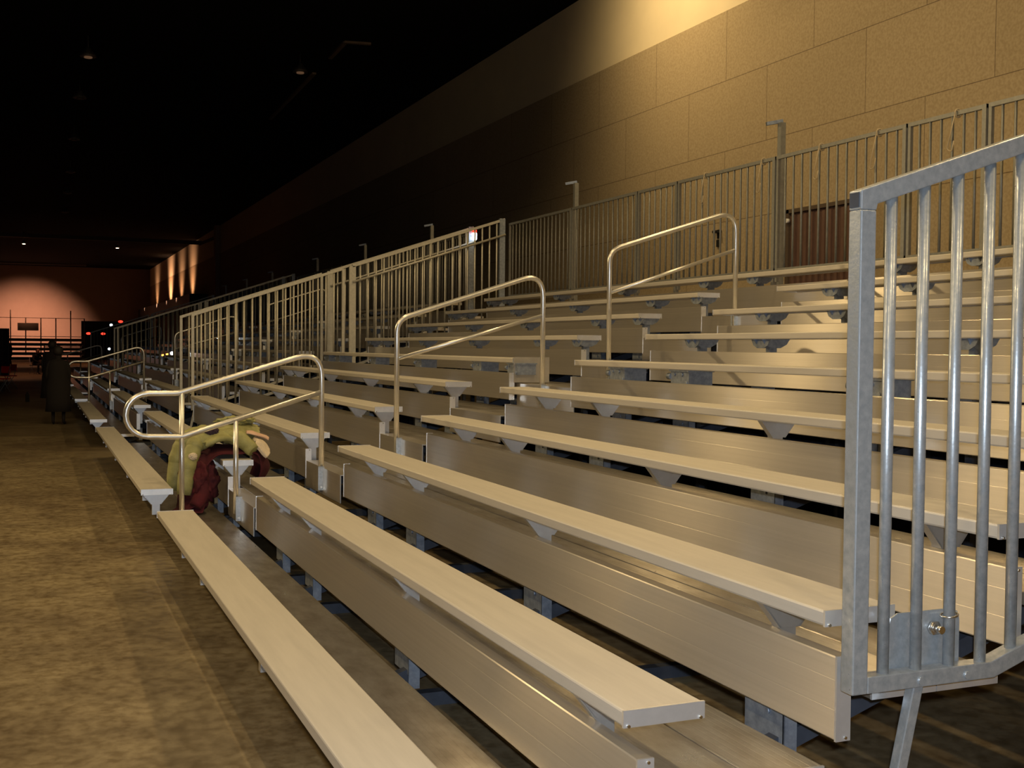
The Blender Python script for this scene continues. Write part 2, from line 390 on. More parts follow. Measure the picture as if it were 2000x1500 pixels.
def step_mesh(L):
    def mk():
        h = R-0.002
        poly = [(0, 0), (0, -h), (0.006, -h), (0.006, -0.006), (0.124, -0.006), (0.124, 0)]
        return MB().prism(poly, 0, L).mesh('aisle_step', M_RISER)
    return shared(('step', L), mk)
EDGE = MB().prism([(-0.001, 0.001), (-0.001, -R+0.002), (0.006, -R+0.002), (0.006, -0.006), (0.045, -0.006), (0.045, 0.001)], -0.003, 0.0).mesh('step_edge', M_CAP)

# brackets near the aisle are doubled; offsets along the bank
A0, A1, B0, B1 = 2.628, 8.214, 9.488, 16.75
BR_A = [2.95, 4.79, 6.66, 7.55]
BR_B = [9.56, 10.45, 12.30, 14.15, 16.00, 16.64]
AISLE_Y = 8.90

def handrail(kind, yy, z0, label, group, seg=12):
    t = thing('handrail', label, 'handrail', (0, yy, z0), group)
    r = 0.021
    def rail_a():
        P = fillet([(1.262, 0, 0.44), (1.262, 0, 1.552), (0.175, 0, 1.222), (-0.035, 0, 1.222)], 0.16, 8)
        P += [Vector(q) for q in arc((-0.035, 1.062), 0.160, 90, 270, 12)][1:]
        P += fillet([(-0.035, 0, 0.902), (0.205, 0, 0.896), (1.255, 0, 1.222)], 0.12, 5)[1:]
        return MB().tube(P, r, seg).mesh('rail_tube', M_RAIL)
    def rail(x0, zb0, zt0, x1, zb1, zt1):
        P = fillet([(x0, 0, zb0), (x0, 0, zt0), (x1, 0, zt1), (x1, 0, zb1)], 0.15, 8)
        return MB().tube(P, r, seg).mesh('rail_tube', M_RAIL)
    def brk(x, n):
        # channel bracket bolted to the step face: one leg across, one along the face
        k = thing_part('post_bracket', MB().box(-0.034, 0.014, -0.030, -0.024, -0.175, 0.012).box(-0.005, 0.0, -0.024, 0.072, -0.175, 0.006).mesh('post_bracket', M_GALV), t, (x, 0, lev(n)))
        MB().tube([(-0.012, -0.040, -0.150), (-0.012, -0.020, -0.150)], 0.009, 8).build('bolt', M_BOLT, k)
        MB().tube([(-0.014, 0.045, -0.150), (0.0, 0.045, -0.150)], 0.009, 8).build('bolt', M_BOLT, k)
    if kind == 0:
        link('rail_tube', shared('rail_a', rail_a), t)
        link('post', shared('post_a', lambda: MB().tube([(0.204, 0, R+0.002), (0.204, 0, 1.222)], 0.019, seg).mesh('post', M_RAIL)), t)
        link('post', shared('post_b', lambda: MB().tube([(0.602, 0, 0.30), (0.602, 0, 1.02)], 0.019, seg).mesh('post', M_RAIL)), t)
        brk(0.632, 2); brk(1.265, 3)
    elif kind == 1:
        link('rail_tube', shared('rail_b', lambda: rail(1.872, 0.70, 1.80, 3.150, 1.13, 2.218)), t)
        link('mid_rail', shared('mid_b', lambda: MB().tube([(1.875, 0, 1.486), (3.155, 0, 1.858)], 0.016, seg).mesh('mid_rail', M_RAIL)), t)
        brk(1.897, 4); brk(3.162, 6)
    else:
        link('rail_tube', shared('rail_c', lambda: rail(3.775, 1.33, 2.43, 5.052, 1.76, 2.84)), t)
        link('mid_rail', shared('mid_c', lambda: MB().tube([(3.785, 0, 2.066), (5.055, 0, 2.487)], 0.016, seg).mesh('mid_rail', M_RAIL)), t)
        brk(3.795, 7); brk(5.060, 9)
    return t
def thing_part(name, me, parent, loc): return link(name, me, parent, loc)

BARR = 0.0135
def baluster(h, m=None, r=BARR, seg=10):
    m = m or M_FENCE
    return shared(('bal', round(h, 3), m.name, r), lambda: MB().tube([(0, 0, 0), (0, 0, h)], r, seg).mesh('baluster', m))
def guard(y, bank, side, m, label_a, label_b, near=False):
    """stepped end guard: a lower panel and an upper panel with a handrail"""
    S3 = R/D
    t = thing('guard_panel', label_a, 'guard rail', (1.27, y, 0.0), 'lower end guards')
    q = 0.052 if near else 0.042
    top = lambda x: 2.005+(x-1.27)*S3
    bot = lambda x: 0.668 if x < 1.745 else 0.668+(x-1.745)*S3
    L = 3.45
    h = q/2; e = L-1.27; tz = lambda x: top(1.27+x)
    MB().box(-h, h, -h, h, 0.645, tz(-h)-h-0.0005).build('post', m, t, bevel=0.004)
    MB().prism([(-h, tz(-h)-h), (h, tz(-h)-h), (h+0.004, tz(h)-h), (e, tz(e)-h), (e, tz(e)+h), (-h, tz(-h)+h)], -h, h).build('top_rail', m, t, bevel=0.003)
    g = h*0.9
    MB().prism([(h+0.0005, 0.668-g), (0.483, 0.668-g), (e, bot(L)-g), (e, bot(L)+g), (0.470, 0.668+g), (h+0.0005, 0.668+g)], -h+0.001, h-0.001).build('bottom_rail', m, t, bevel=0.003)
    MB().box(L-1.27-0.02, L-1.27+0.02, -0.02, 0.02, bot(L)-0.04, top(L)).build('post', m, t)
    if near:
        MB().box(-q/2-0.0035, -q/2-0.001, -q/2+0.007, q/2-0.007, tz(-h)-h+0.006, tz(-h)+h-0.006).build('hollow_shade_plate', M_FRAME, t)  # dark plate painted in for the shade inside the tube
        xs = [0.098, 0.213, 0.333, 0.450, 0.566]+[0.566+0.118*i for i in range(1, 14)]
    else:
        xs = [0.12*i for i in range(1, 18)]
    for x in xs:
        if x > L-1.27-0.06: continue
        z0, z1 = bot(1.27+x), top(1.27+x)
        link('baluster', baluster(z1-z0, m, 0.0165 if near else BARR, 16 if near else 8), t, (x, 0, z0))
    if near:
        mb = MB().prism([(0.14, 0.665), (0.40, 0.665), (0.40, 0.81), (0.392, 0.835), (0.37, 0.845), (0.175, 0.845), (0.150, 0.832), (0.14, 0.80)], 0.030, 0.036)
        pl = mb.build('mounting_plate', m, t)
        MB().tube([(0.300, 0.030, 0.795), (0.300, 0.015, 0.795)], 0.021, 6).tube([(0.300, 0.015, 0.795), (0.300, -0.010, 0.795)], 0.011, 12).build('bolt', M_BOLT, pl)
        ring = [(0.333+0.024*math.cos(a), 0.024*math.sin(a), 0.835+0.004*math.cos(a)) for a in [2*math.pi*i/18 for i in range(19)]]
        MB().tube(ring, 0.003, 6, False).build('wire_clip', M_BOLT, t)
        for bx in (0.213, 0.38): MB().tube([(bx, -0.022, 0.664), (bx, -0.030, 0.664)], 0.012, 6).build('bolt', m, t)
    MB().bar((0.215, 0.0, 0.655), (0.085, 0.02, 0.0), 0.034, 0.034).build('brace', m, t, bevel=0.003)
    u = thing('guard_panel', label_b, 'guard rail', (3.59, y, 0.0), 'upper end guards')
    L2 = 6.04
    MB().box(-0.050, 0.050, -0.02, 0.02, bot(3.59)-0.05, top(3.59)).build('post', m, u)
    MB().box(-0.02, 0.02, -0.02, 0.02, 0.0, bot(3.59)-0.05).build('leg', M_GALV2, u)
    MB().bar((0, 0, top(3.59)), (L2-3.59, 0, top(L2)), 0.04, 0.04).build('top_rail', m, u)
    MB().tube([(0, -0.035, top(3.59)-0.24), (L2-3.59, -0.035, top(L2)-0.24)], 0.017, 8).build('hand_rail', m, u)
    MB().bar((0, 0, bot(3.59)), (L2-3.59, 0, bot(L2)), 0.035, 0.035).build('bottom_rail', m, u)
    MB().box(L2-3.59-0.09, L2-3.59, -0.03, 0.03, bot(L2)-0.05, top(L2)+0.01).build('post', M_GALV2, u)
    for i in range(1, 20):
        x = 0.122*i
        if x > L2-3.59-0.12: break
        z0, z1 = bot(3.59+x), top(3.59+x)
        link('baluster', baluster(z1-z0, m), u, (x, 0, z0))

FX, FTOP, FBOT = 6.10, 3.53, 2.37
POSTS = [2.60, 5.03, 6.99, 7.89, 9.78, 11.70, 12.66, 14.56, 16.85]
ORDF = ['first', 'second', 'third', 'fourth', 'fifth', 'sixth', 'seventh', 'eighth']
def back_fence(off, bank):
    for i in range(len(POSTS)-1):
        if bank == 0 and i == 0: continue
        a, b = POSTS[i]+off, POSTS[i+1]+off
        w = ['nearest', 'second', 'distant third'][bank]
        t = thing('fence_panel', '%s barred fence panel from the camera behind the %s bank top row' % (ORDF[i-1 if bank == 0 else i], w), 'fence', (FX, a, 0), 'back fence panels')
        L = b-a-0.02
        MB().box(-0.017, 0.017, 0, L, FTOP-0.034, FTOP).build('top_rail', M_FENCEB, t)
        MB().box(-0.017, 0.017, 0, L, FBOT, FBOT+0.034).build('bottom_rail', M_FENCEB, t)
        MB().box(-0.022, 0.022, 0.0, 0.042, 2.110, FTOP-0.002).build('post', M_FENCEB, t)
        MB().box(-0.015, 0.015, L-0.03, L, FBOT-0.10, FTOP-0.002).build('post', M_FENCEB, t)
        k = max(1, round(L/0.130)); bm_ = baluster(FTOP-FBOT-0.04, M_FENCEB, 0.0115, 8)
        for j in range(1, k):
            link('baluster', bm_, t, (0, L*j/k, FBOT+0.02))
    for j, y in enumerate([5.03, 9.78, 14.56]):
        t = thing('tall_post', 'tall post with bracket head, %s of three along the %s bank back fence' % (['nearest', 'middle', 'farthest'][j], w), 'post', (6.33, (y+off)*1.025, 0), 'tall posts above the back fence')
        if bank == 0 and j == 0: pass
        MB().box(-0.03, 0.03, -0.03, 0.03, 0.0, 3.93).build('upright', M_FENCEB, t)
        MB().bar((0.03, 0.03, 3.955), (-0.12, 0.10, 3.925), 0.07, 0.035).build('bracket_head', M_GALV2, t)
for bank in range(3):
    off = PERIOD*bank
    for n in range(1, 11):
        for s, (y0, y1, br) in enumerate([(A0, A1, BR_A), (B0, B1, BR_B)]):
            w = SECT[(bank, s)]
            if n == 10:
                if s == 1: continue
                make_bench(10, A0+off, B1+off, [v+off for v in BR_A+BR_B], 'long aluminium seat bench, tenth and top row, running the whole %s bank' % ['nearest', 'second', 'distant third'][bank], 'top row benches', bank == 0)
            else:
                make_bench(n, y0+off, y1+off, [v+off for v in br], 'aluminium seat bench, %s row up, %s' % (ORD[n], w), 'seat benches %s' % w, bank == 0)
            if n >= 2 and n < 10:
                make_riser(n, y0-0.006+off, y1-0.012+off, 'upright riser board under the %s row seat, %s' % (ORD[n], w), 'riser boards %s' % w)
            if n == 10:
                make_riser(n, A0-0.006+off, B1+off, 'long upright riser board under the tenth top row, %s' % BANK[bank], 'top riser boards')
        make_tread(n, A0+off, B1+off, 'scuffed aluminium footboard of the %s row, %s' % (ORD[n], BANK[bank]), 'footboards %s' % BANK[bank])
        if 2 <= n <= 9:
            st = tag(link('aisle_step', step_mesh(1.17), None, ((n-1)*D+0.001, 8.312+off, lev(n)+0.0015)), 'aisle step face up to the %s row, aisle %s' % (ORD[n], BANK[bank]), 'step', 'aisle steps %s' % BANK[bank])
            if bank < 2: link('step_edge', EDGE, st)
    for k in range(3):
        w = ['lowest handrail with a looped end', 'middle handrail', 'topmost handrail'][k]
        handrail(k, AISLE_Y+off-(0.06 if bank else 0), 0, 'silver tube %s on the aisle steps of the %s bank' % (w, ['nearest', 'second', 'distant'][bank]), 'aisle handrails')
    wn = ['nearest', 'second', 'distant third'][bank]
    guard(2.55+off if bank == 0 else 2.48+off, bank, 0, M_GALV if bank == 0 else M_FENCE,
          ('galvanised barred guard with diagonal brace, closest to the camera at right' if bank == 0 else 'lower barred guard at the near end of the %s bank' % wn),
          'upper barred guard with handrail at the near end of the %s bank' % wn, near=(bank == 0))
    guard(16.90+off, bank, 1, M_FENCE, 'lower barred guard at the far end of the %s bank' % wn, 'upper barred guard with handrail at the far end of the %s bank' % wn)
    back_fence(off, bank)
    mb = MB(); pts = [(5.93+0.03*math.sin(i*1.9), 4.4+off+i*0.1) for i in range(125)]
    mb.prism(pts+[(x+0.01, y) for x, y in reversed(pts)], 0.01, 1.93, 'z')
    tag(mb.build('back_skirt', M_SKIRT), 'dark navy cloth skirt hung under the back rows %s' % BANK[bank], 'skirt', 'back skirts')
    # support frames under the rows
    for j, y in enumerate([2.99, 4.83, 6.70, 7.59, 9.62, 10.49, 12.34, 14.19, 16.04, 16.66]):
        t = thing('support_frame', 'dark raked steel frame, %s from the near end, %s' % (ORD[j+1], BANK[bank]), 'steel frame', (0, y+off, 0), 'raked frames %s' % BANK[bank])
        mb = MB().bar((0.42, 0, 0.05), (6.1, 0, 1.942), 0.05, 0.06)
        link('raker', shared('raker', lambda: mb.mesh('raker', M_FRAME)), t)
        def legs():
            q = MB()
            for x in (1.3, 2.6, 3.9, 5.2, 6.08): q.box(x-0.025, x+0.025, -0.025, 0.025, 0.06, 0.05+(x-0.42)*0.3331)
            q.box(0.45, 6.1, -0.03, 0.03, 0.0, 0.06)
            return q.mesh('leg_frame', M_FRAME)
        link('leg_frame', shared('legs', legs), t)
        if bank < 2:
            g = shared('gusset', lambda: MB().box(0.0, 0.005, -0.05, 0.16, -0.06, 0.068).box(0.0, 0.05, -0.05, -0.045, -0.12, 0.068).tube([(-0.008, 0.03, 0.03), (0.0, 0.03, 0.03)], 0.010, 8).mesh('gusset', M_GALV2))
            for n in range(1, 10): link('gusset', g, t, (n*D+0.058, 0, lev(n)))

# end closure plate of the sixth row past the aisle
tag(MB().box(3.125, 3.47, 9.466, 9.472, 1.275, 1.500).build('closure_plate', M_TRUSS2), 'square metal plate closing the sixth row seat end at the first aisle', 'plate')

# cord loops hanging on the back fence
cl = None
names = ['nearest', 'second nearest', 'middle', 'second farthest', 'farthest']
for k, y in enumerate([7.31, 8.25, 9.06, 10.0, 11.09]):
    t = thing('cord_loop', '%s of five thin cord loops tied on the back fence top rail' % names[k], 'cord', (FX-0.03, y, FTOP), 'cord loops on the back fence')
    a = [(0.03+0.032*math.cos(q), 0.0, -0.017+0.034*math.sin(q)) for q in [2*math.pi*i/12 for i in range(13)]]
    MB().tube(a, 0.007, 6, False).build('knot', M_CORD, t)
    MB().tube(fillet([(-0.004, 0, -0.03), (-0.01, 0.05, -0.22), (-0.01, 0.075, -0.30-0.03*(k % 2)), (-0.01, 0.02, -0.33), (-0.008, 0.0, -0.24)], 0.03, 4), 0.005, 6).build('loop', M_CORD, t)

# ------------------------------------------------------------------ ceiling fittings
def housing(x, y, lit, label, group):
    t = thing('ceiling_lamp', label, 'lamp', (x, y, LAMP_Z), group)
    MB().tube([(0, 0, 0.10), (0, 0, 9.25-LAMP_Z)], 0.012, 6).build('hanger', M_LAMPB, t)
    MB().tube([(0, 0, -0.02), (0, 0, 0.05), (0, 0, 0.12), (0, 0, 0.2)], [0.20, 0.17, 0.10, 0.06], 16).build('shade', M_LAMPB, t)
    MB().tube([(0, 0, -0.05), (0, 0, -0.022)], 0.10, 12).build('lens', lit, t)
for k, (x, y, p) in enumerate(LIT+STREAK_SPOTS+[WALL_LAMP]):  # the added streak spots get a fixture as well
    lz = p if p < 10 else LAMP_Z
    t = thing('ceiling_lamp', 'unseen round high bay ceiling lamp lighting the nearest bleacher bank, out of the picture', 'lamp', (x, y, lz), 'lit high bay lamps')
    MB().tube([(0, 0, 0.10), (0, 0, 9.25-lz)], 0.012, 6).build('hanger', M_LAMPB, t)
    MB().tube([(0, 0, 0.02), (0, 0, 0.06), (0, 0, 0.12), (0, 0, 0.2)], [0.20, 0.17, 0.10, 0.06], 16).build('shade', M_LAMPB, t)
row = ['nearest', 'second nearest', 'third', 'fourth', 'fifth', 'farthest']
for k, (x, y) in enumerate([(0.465, 30.9), (0.45, 36.2), (0.52, 43.6), (0.63, 52.0), (0.70, 59.3), (0.79, 68.0)]):
    housing(x, y, M_E_DIM if k == 0 else M_LAMPB, '%s unlit lamp of the row hanging from the black ceiling at left' % row[k], 'unlit lamps at left')
housing(5.66, 30.3, M_E_DIM, 'single unlit lamp hanging from the black ceiling beside the thin channel', None)
for k, (x, y) in enumerate([(-1.45, 91.0), (-1.40, 84.0), (5.0, 91.5)]):
    housing(x, y, M_E_WARM, ['bright far ceiling lamp at left, lower of the pair', 'bright far ceiling lamp at left, upper of the pair', 'bright far ceiling lamp near the right wall'][k], None)
tag(MB().bar((5.95, 36.0, 8.55), (5.85, 29.5, 8.55), 0.10, 0.05, (1, 0, 0)).build('ceiling_channel', M_TRUSS), 'thin long metal channel hung below the black ceiling', 'channel')
tag(MB().bar((5.85, 27.8, 8.55), (5.82, 26.2, 8.55), 0.10, 0.05, (1, 0, 0)).bar((5.80, 26.2, 8.55), (6.4, 26.1, 8.55), 0.10, 0.05, (0, 1, 0)).build('ceiling_channel', M_TRUSS), 'short angled metal channel hung below the black ceiling near the wall', 'channel')
tag(MB().box(-28, 9.6, 79.6, 79.9, 8.25, 8.5).bar((9.5, 79.7, 8.3), (10.3, 77.2, 8.6), 0.2, 0.2).build('cross_beam', M_TRUSS), 'long beam crossing the hall below the dark ceiling', 'beam')
tag(MB().box(-6, 3.0, 96, 96.5, 7.6, 7.75).build('ceiling_duct', M_TRUSS), 'faint horizontal duct under the far ceiling', 'duct')
tag(MB().box(9.1, XW-0.002, 82, 124, 4.1, 5.05).build('dark_ledge', M_BLACK), 'dark ledge along the far right wall below the striped light', 'ledge')

# ------------------------------------------------------------------ small glowing dots and lights far off
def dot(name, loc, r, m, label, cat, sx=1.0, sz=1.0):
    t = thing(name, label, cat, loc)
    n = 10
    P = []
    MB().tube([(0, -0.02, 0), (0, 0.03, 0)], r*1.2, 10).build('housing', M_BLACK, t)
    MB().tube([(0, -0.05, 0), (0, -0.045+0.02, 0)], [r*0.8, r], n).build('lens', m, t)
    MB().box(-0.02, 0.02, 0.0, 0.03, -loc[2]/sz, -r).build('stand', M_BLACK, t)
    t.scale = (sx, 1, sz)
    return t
t = thing('tape_glint', 'red and white reflector on the second bank guard, its flash glint made emissive', 'lamp', (6.02, 18.20, 3.45))
MB().tube([(0, 0, -0.075), (0, 0, -0.055), (0, 0, 0.03), (0, 0, 0.045)], [0.03, 0.045, 0.045, 0.04], 14).build('white_spot', M_E_WHITE, t)  # reflective tape, no lamp: its flash glint is put in as emission
MB().box(-0.035, 0.035, -0.02, 0.02, 0.05, 0.095).build('red_spot', M_E_RED, t)
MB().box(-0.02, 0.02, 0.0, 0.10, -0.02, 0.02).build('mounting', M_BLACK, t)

# ------------------------------------------------------------------ far end bleachers
FY = 112.0
for k in range(5):
    z = 0.45+0.42*k; y = FY+0.8*k
    tag(MB().box(-22, 3.4, y, y+0.28, z, z+0.05).build('far_bench', M_SEAT), 'silver bench of the far end bleacher, %s row from the floor' % ORD[k+1], 'bench', 'far end benches')
    tag(MB().box(-22, 3.4, y+0.05, y+0.10, z-0.42, z-0.16).build('far_riser', M_TRUSS), 'dark riser of the far end bleacher under its %s row' % ORD[k+1], 'riser board', 'far end risers')
t = thing('far_fence', 'thin wire fence along the top of the far end bleacher', 'fence', (0, FY+4.2, 0))
mb = MB().box(-22, 3.6, 0, 0.05, 3.85, 3.90); mb.build('top_rail', M_TRUSS, t)
for x in (-4.6, -2.8, -1.5, -0.2, 1.1, 2.4, 3.6):
    MB().box(x-0.05, x+0.05, 0, 0.06, 0.4, 4.6 if x in (-2.8, 2.4) else 3.9).build('post', M_TRUSS, t)
tag(MB().box(3.4, 9.8, 118, 118.4, 0, 3.7).build('dark_partition', M_BLACK), 'low black partition in front of the far wall at right', 'partition')
tag(MB().box(-2.2, -0.4, 116.15, 116.2, 2.7, 3.4).build('far_banner', M_TRUSS), 'small dull banner on the far end fence', 'banner')

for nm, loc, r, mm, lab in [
    ('red_dot', (3.75, 111.0, 2.45), 0.16, M_E_RED, 'red glowing dot at far end, left of the pair'),
    ('red_dot', (5.05, 112.0, 2.45), 0.16, M_E_RED, 'red glowing dot at far end, right of the pair'),
    ('red_dot', (6.7, 114.0, 3.62), 0.17, M_E_RED, 'red glowing dot at far end, highest of the three')]:
    dot(nm, loc, r, mm, lab, 'sign', 1.3, 0.7)  # red emissive discs, each with a housing and stand
for loc, r, lab in [((5.75, 112.0, 3.25), 0.13, 'tiny white light just below the highest red dot'),
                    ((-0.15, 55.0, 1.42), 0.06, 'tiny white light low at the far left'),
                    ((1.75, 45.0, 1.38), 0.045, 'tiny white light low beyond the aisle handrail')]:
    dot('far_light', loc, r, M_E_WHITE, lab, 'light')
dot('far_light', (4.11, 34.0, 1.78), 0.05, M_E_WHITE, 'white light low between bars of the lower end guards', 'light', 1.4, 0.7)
t = thing('glow_strip', 'row of glowing orange and white spots behind the end guard bars', 'light', (2.81, 34.0, 1.32))
MB().tube([(0, -0.03, 0.0), (0, 0.0, 0)], 0.05, 10).build('white_spot', M_E_WHITE, t)  # emissive white and orange spots on a black bar
for k in (1, 2): MB().bar((-0.12*k-0.045, -0.02, -0.025*k-0.01), (-0.12*k+0.035, -0.02, -0.025*k+0.008), 0.03, 0.045).build('orange_spot', M_E_ORANGE, t)
MB().bar((-0.30, 0.02, -0.06), (0.06, 0.02, 0.01), 0.03, 0.06).build('backing_bar', M_BLACK, t)
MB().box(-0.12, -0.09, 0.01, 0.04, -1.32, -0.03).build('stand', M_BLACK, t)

# ------------------------------------------------------------------ people far off, chairs, curtain
def person(name, label, loc, rz, h, coat, pose='stand', skirt=1.0):
    """one continuous skinned body, with head, hair and coat as its parts"""
    t = thing(name, label, 'person', loc); t.rotation_euler = (0, 0, rz)
    k = h/1.75
    if pose == 'stand':
        J = {'pel': (0, 0, 0.95), 'ch': (0, 0.01, 1.30), 'nk': (0, 0.0, 1.50), 'hd': (0, -0.02, 1.60), 'ht': (0, -0.02, 1.72),
             'sl': (-0.19, 0, 1.42), 'el': (-0.24, 0.02, 1.14), 'wl': (-0.22, -0.10, 0.92), 'sr': (0.19, 0, 1.42), 'er': (0.24, 0.02, 1.14), 'wr': (0.22, -0.10, 0.92),
             'hl': (-0.10, 0, 0.90), 'kl': (-0.11, -0.02, 0.50), 'al': (-0.11, 0.02, 0.08), 'tl': (-0.12, -0.14, 0.03),
             'hr': (0.10, 0, 0.90), 'kr': (0.11, -0.02, 0.50), 'ar': (0.11, 0.02, 0.08), 'tr': (0.12, -0.14, 0.03)}
    else:
        J = {'pel': (0, 0, 0.50), 'ch': (0, -0.10, 0.84), 'nk': (0, -0.16, 1.03), 'hd': (0, -0.20, 1.12), 'ht': (0, -0.22, 1.23),
             'sl': (-0.19, -0.12, 0.96), 'el': (-0.26, -0.24, 0.72), 'wl': (-0.12, -0.42, 0.62), 'sr': (0.19, -0.12, 0.96), 'er': (0.26, -0.24, 0.72), 'wr': (0.12, -0.42, 0.62),
             'hl': (-0.10, -0.05, 0.50), 'kl': (-0.13, -0.45, 0.50), 'al': (-0.13, -0.42, 0.08), 'tl': (-0.13, -0.58, 0.03),
             'hr': (0.10, -0.05, 0.50), 'kr': (0.13, -0.45, 0.50), 'ar': (0.13, -0.42, 0.08), 'tr': (0.13, -0.58, 0.03)}
    Rr = {'pel': .15, 'ch': .16, 'nk': .06, 'hd': .085, 'ht': .07, 'sl': .075, 'sr': .075, 'el': .05, 'er': .05, 'wl': .035, 'wr': .035,
          'hl': .10, 'hr': .10, 'kl': .065, 'kr': .065, 'al': .045, 'ar': .045, 'tl': .04, 'tr': .04}
    E = [('pel', 'ch'), ('ch', 'nk'), ('nk', 'hd'), ('hd', 'ht'), ('ch', 'sl'), ('sl', 'el'), ('el', 'wl'), ('ch', 'sr'), ('sr', 'er'), ('er', 'wr'),
         ('pel', 'hl'), ('hl', 'kl'), ('kl', 'al'), ('al', 'tl'), ('pel', 'hr'), ('hr', 'kr'), ('kr', 'ar'), ('ar', 'tr')]
    ks = list(J); V = [tuple(c*k for c in J[q]) for q in ks]; rr = [Rr[q] for q in ks]
    for sd in ('l', 'r'):            # palm, four fingers and a thumb on each hand
        w = Vector(V[ks.index('w'+sd)]); e = Vector(V[ks.index('e'+sd)]); d = (w-e).normalized(); sx = -1 if sd == 'l' else 1
        V.append(tuple(w+d*0.07)); rr.append(.034); pi = len(V)-1; ks.append('p'+sd); E.append(('w'+sd, 'p'+sd))
        for fi, (o_, ln) in enumerate([(-.03, .070), (-.01, .080), (.01, .076), (.03, .060)]):
            V.append(tuple(w+d*(0.07+ln)+Vector((0, o_, 0)))); rr.append(.009); ks.append('f%d%s' % (fi, sd)); E.append(('p'+sd, 'f%d%s' % (fi, sd)))
        V.append(tuple(w+d*0.06+Vector((-sx*0.045, -0.03, 0)))); rr.append(.011); ks.append('t_'+sd); E.append(('w'+sd, 't_'+sd))
    me = bpy.data.meshes.new('body'); me.from_pydata(V, [(ks.index(a), ks.index(b)) for a, b in E], []); me.update()
    o = link('body', me, t); me.materials.append(M_SKIN if pose == 'bare' else coat)
    sk = o.modifiers.new('skin', 'SKIN'); sk.use_smooth_shade = True
    for i, sv in enumerate(me.skin_vertices[0].data): sv.radius = (rr[i]*k, rr[i]*k*0.8); sv.use_root = (i == 0)
    o.modifiers.new('sub', 'SUBSURF').levels = 1
    # head with nose and chin, then hair
    hc = Vector(J['hd'])*k+Vector((0, -0.01, 0.03))
    mb = MB()
    P, rad = [], []
    for a, rr_ in [(-0.115, 0.03), (-0.095, 0.055), (-0.04, 0.078), (0.02, 0.090), (0.07, 0.082), (0.11, 0.05), (0.122, 0.01)]:
        P.append((hc.x, hc.y-0.012, hc.z+a)); rad.append(rr_)
    mb.tube(P, rad, 14); mb.tube([(hc.x, hc.y-0.085, hc.z+0.015), (hc.x, hc.y-0.118, hc.z-0.02), (hc.x, hc.y-0.088, hc.z-0.028)], [.008, .013, .008], 8)
    mb.build('face', M_SKIN, t)
    mb = MB(); P = [(hc.x, hc.y+0.014, hc.z+a) for a in (-0.05, 0.0, 0.06, 0.11, 0.135)]
    mb.tube(P, [0.070, 0.092, 0.096, 0.066, 0.015], 14); mb.build('hair', M_HAIR, t)
    if pose == 'stand' and skirt:
        P = [(0, 0, z*k) for z in (0.30, 0.55, 0.85, 1.05, 1.25, 1.42, 1.48)]
        o = MB().tube(P, [0.30*skirt, 0.27*skirt, 0.23, 0.19, 0.20, 0.17, 0.09], 20).build('coat', coat, t)
        o.scale = (1.0, 0.78, 1.0)
    return t
person('person', 'person in a long dark coat standing beside the looped handrail of the second bank', (-0.38, 24.05, 0), 3.0, 1.50, M_DARKCOAT, 'stand', 0.8)
person('person', 'person in dark clothes beside the one in a long coat', (-0.42, 29.5, 0), 2.7, 1.62, M_DARKCOAT, 'stand', 0.9)
person('person', 'seated person in dark clothes far down the floor, on a black chair', (-0.75, 63.0, 0), 0.6, 1.75, M_DARKCOAT, 'sit')
person('person', 'seated person in dark red, leftmost figure far down the floor', (-2.25, 74.0, 0), 0.2, 1.75, M_DARKRED, 'stand', 0.8)
def chair(loc, rz, m, label, group=None):
    t = thing('folding_chair', label, 'chair', loc, group); t.rotation_euler = (0, 0, rz)
    MB().box(-0.21, 0.21, -0.20, 0.20, 0.43, 0.46).build('seat', m, t, bevel=0.01)
    MB().box(-0.20, 0.20, 0.17, 0.20, 0.62, 0.84).build('backrest', m, t, bevel=0.01)
    for sx in (-0.2, 0.2):
        MB().tube([(sx, 0.19, 0.84), (sx, 0.10, 0.44), (sx, -0.22, 0.0)], 0.011, 8).build('leg', M_GALV2, t)
        MB().tube([(sx*0.9, -0.05, 0.43), (sx*0.9, 0.22, 0.0)], 0.011, 8).build('leg', M_GALV2, t)
chair((-0.75, 63.0, 0), 0.6, M_BLACK, 'black folding chair under the seated far person')
chair((-1.62, 43.0, 0), -1.1, M_REDSEAT, 'red chair at the left edge, farther of the two')
chair((-1.78, 39.5, 0), -0.9, M_REDSEAT, 'red chair at the left edge, nearer of the two')
mb = MB(); pts = []
for i in range(25): pts.append((-4.1+i*0.092, 60.0+0.05*math.sin(i*1.7)))
mb.prism(pts+[(x, y+0.03) for x, y in reversed(pts)], 0.02, 2.25, 'z')
tag(mb.build('pipe_curtain', M_NAVY), 'dark navy hanging drape at the left edge of the hall', 'curtain')
t = thing('floor_bottle', 'small dark bottle standing alone on the concrete floor', 'bottle', (-0.98, 33.5, 0))
MB().tube([(0, 0, 0), (0, 0, 0.18), (0, 0, 0.22), (0, 0, 0.24)], [0.05, 0.05, 0.03, 0.02], 12).build('bottle_body', M_DARKCOAT, t)
MB().tube([(0, 0, 0.24), (0, 0, 0.27)], 0.022, 10).build('cap', M_BLACK, t)
# steel rack of rails beyond the last bank
t = thing('stacked_rails', 'dark rack of stacked metal rails on the far floor', 'rack', (0.6, 66.0, 0))
for k in range(5): MB().tube([(-0.9, 0, 0.25+0.28*k), (0.9, 0, 0.25+0.28*k)], 0.025, 8).build('rail', M_GALV2, t)
for sx in (-0.9, 0.9): MB().box(sx-0.03, sx+0.03, -0.03, 0.03, 0, 1.45).build('upright', M_FRAME, t)

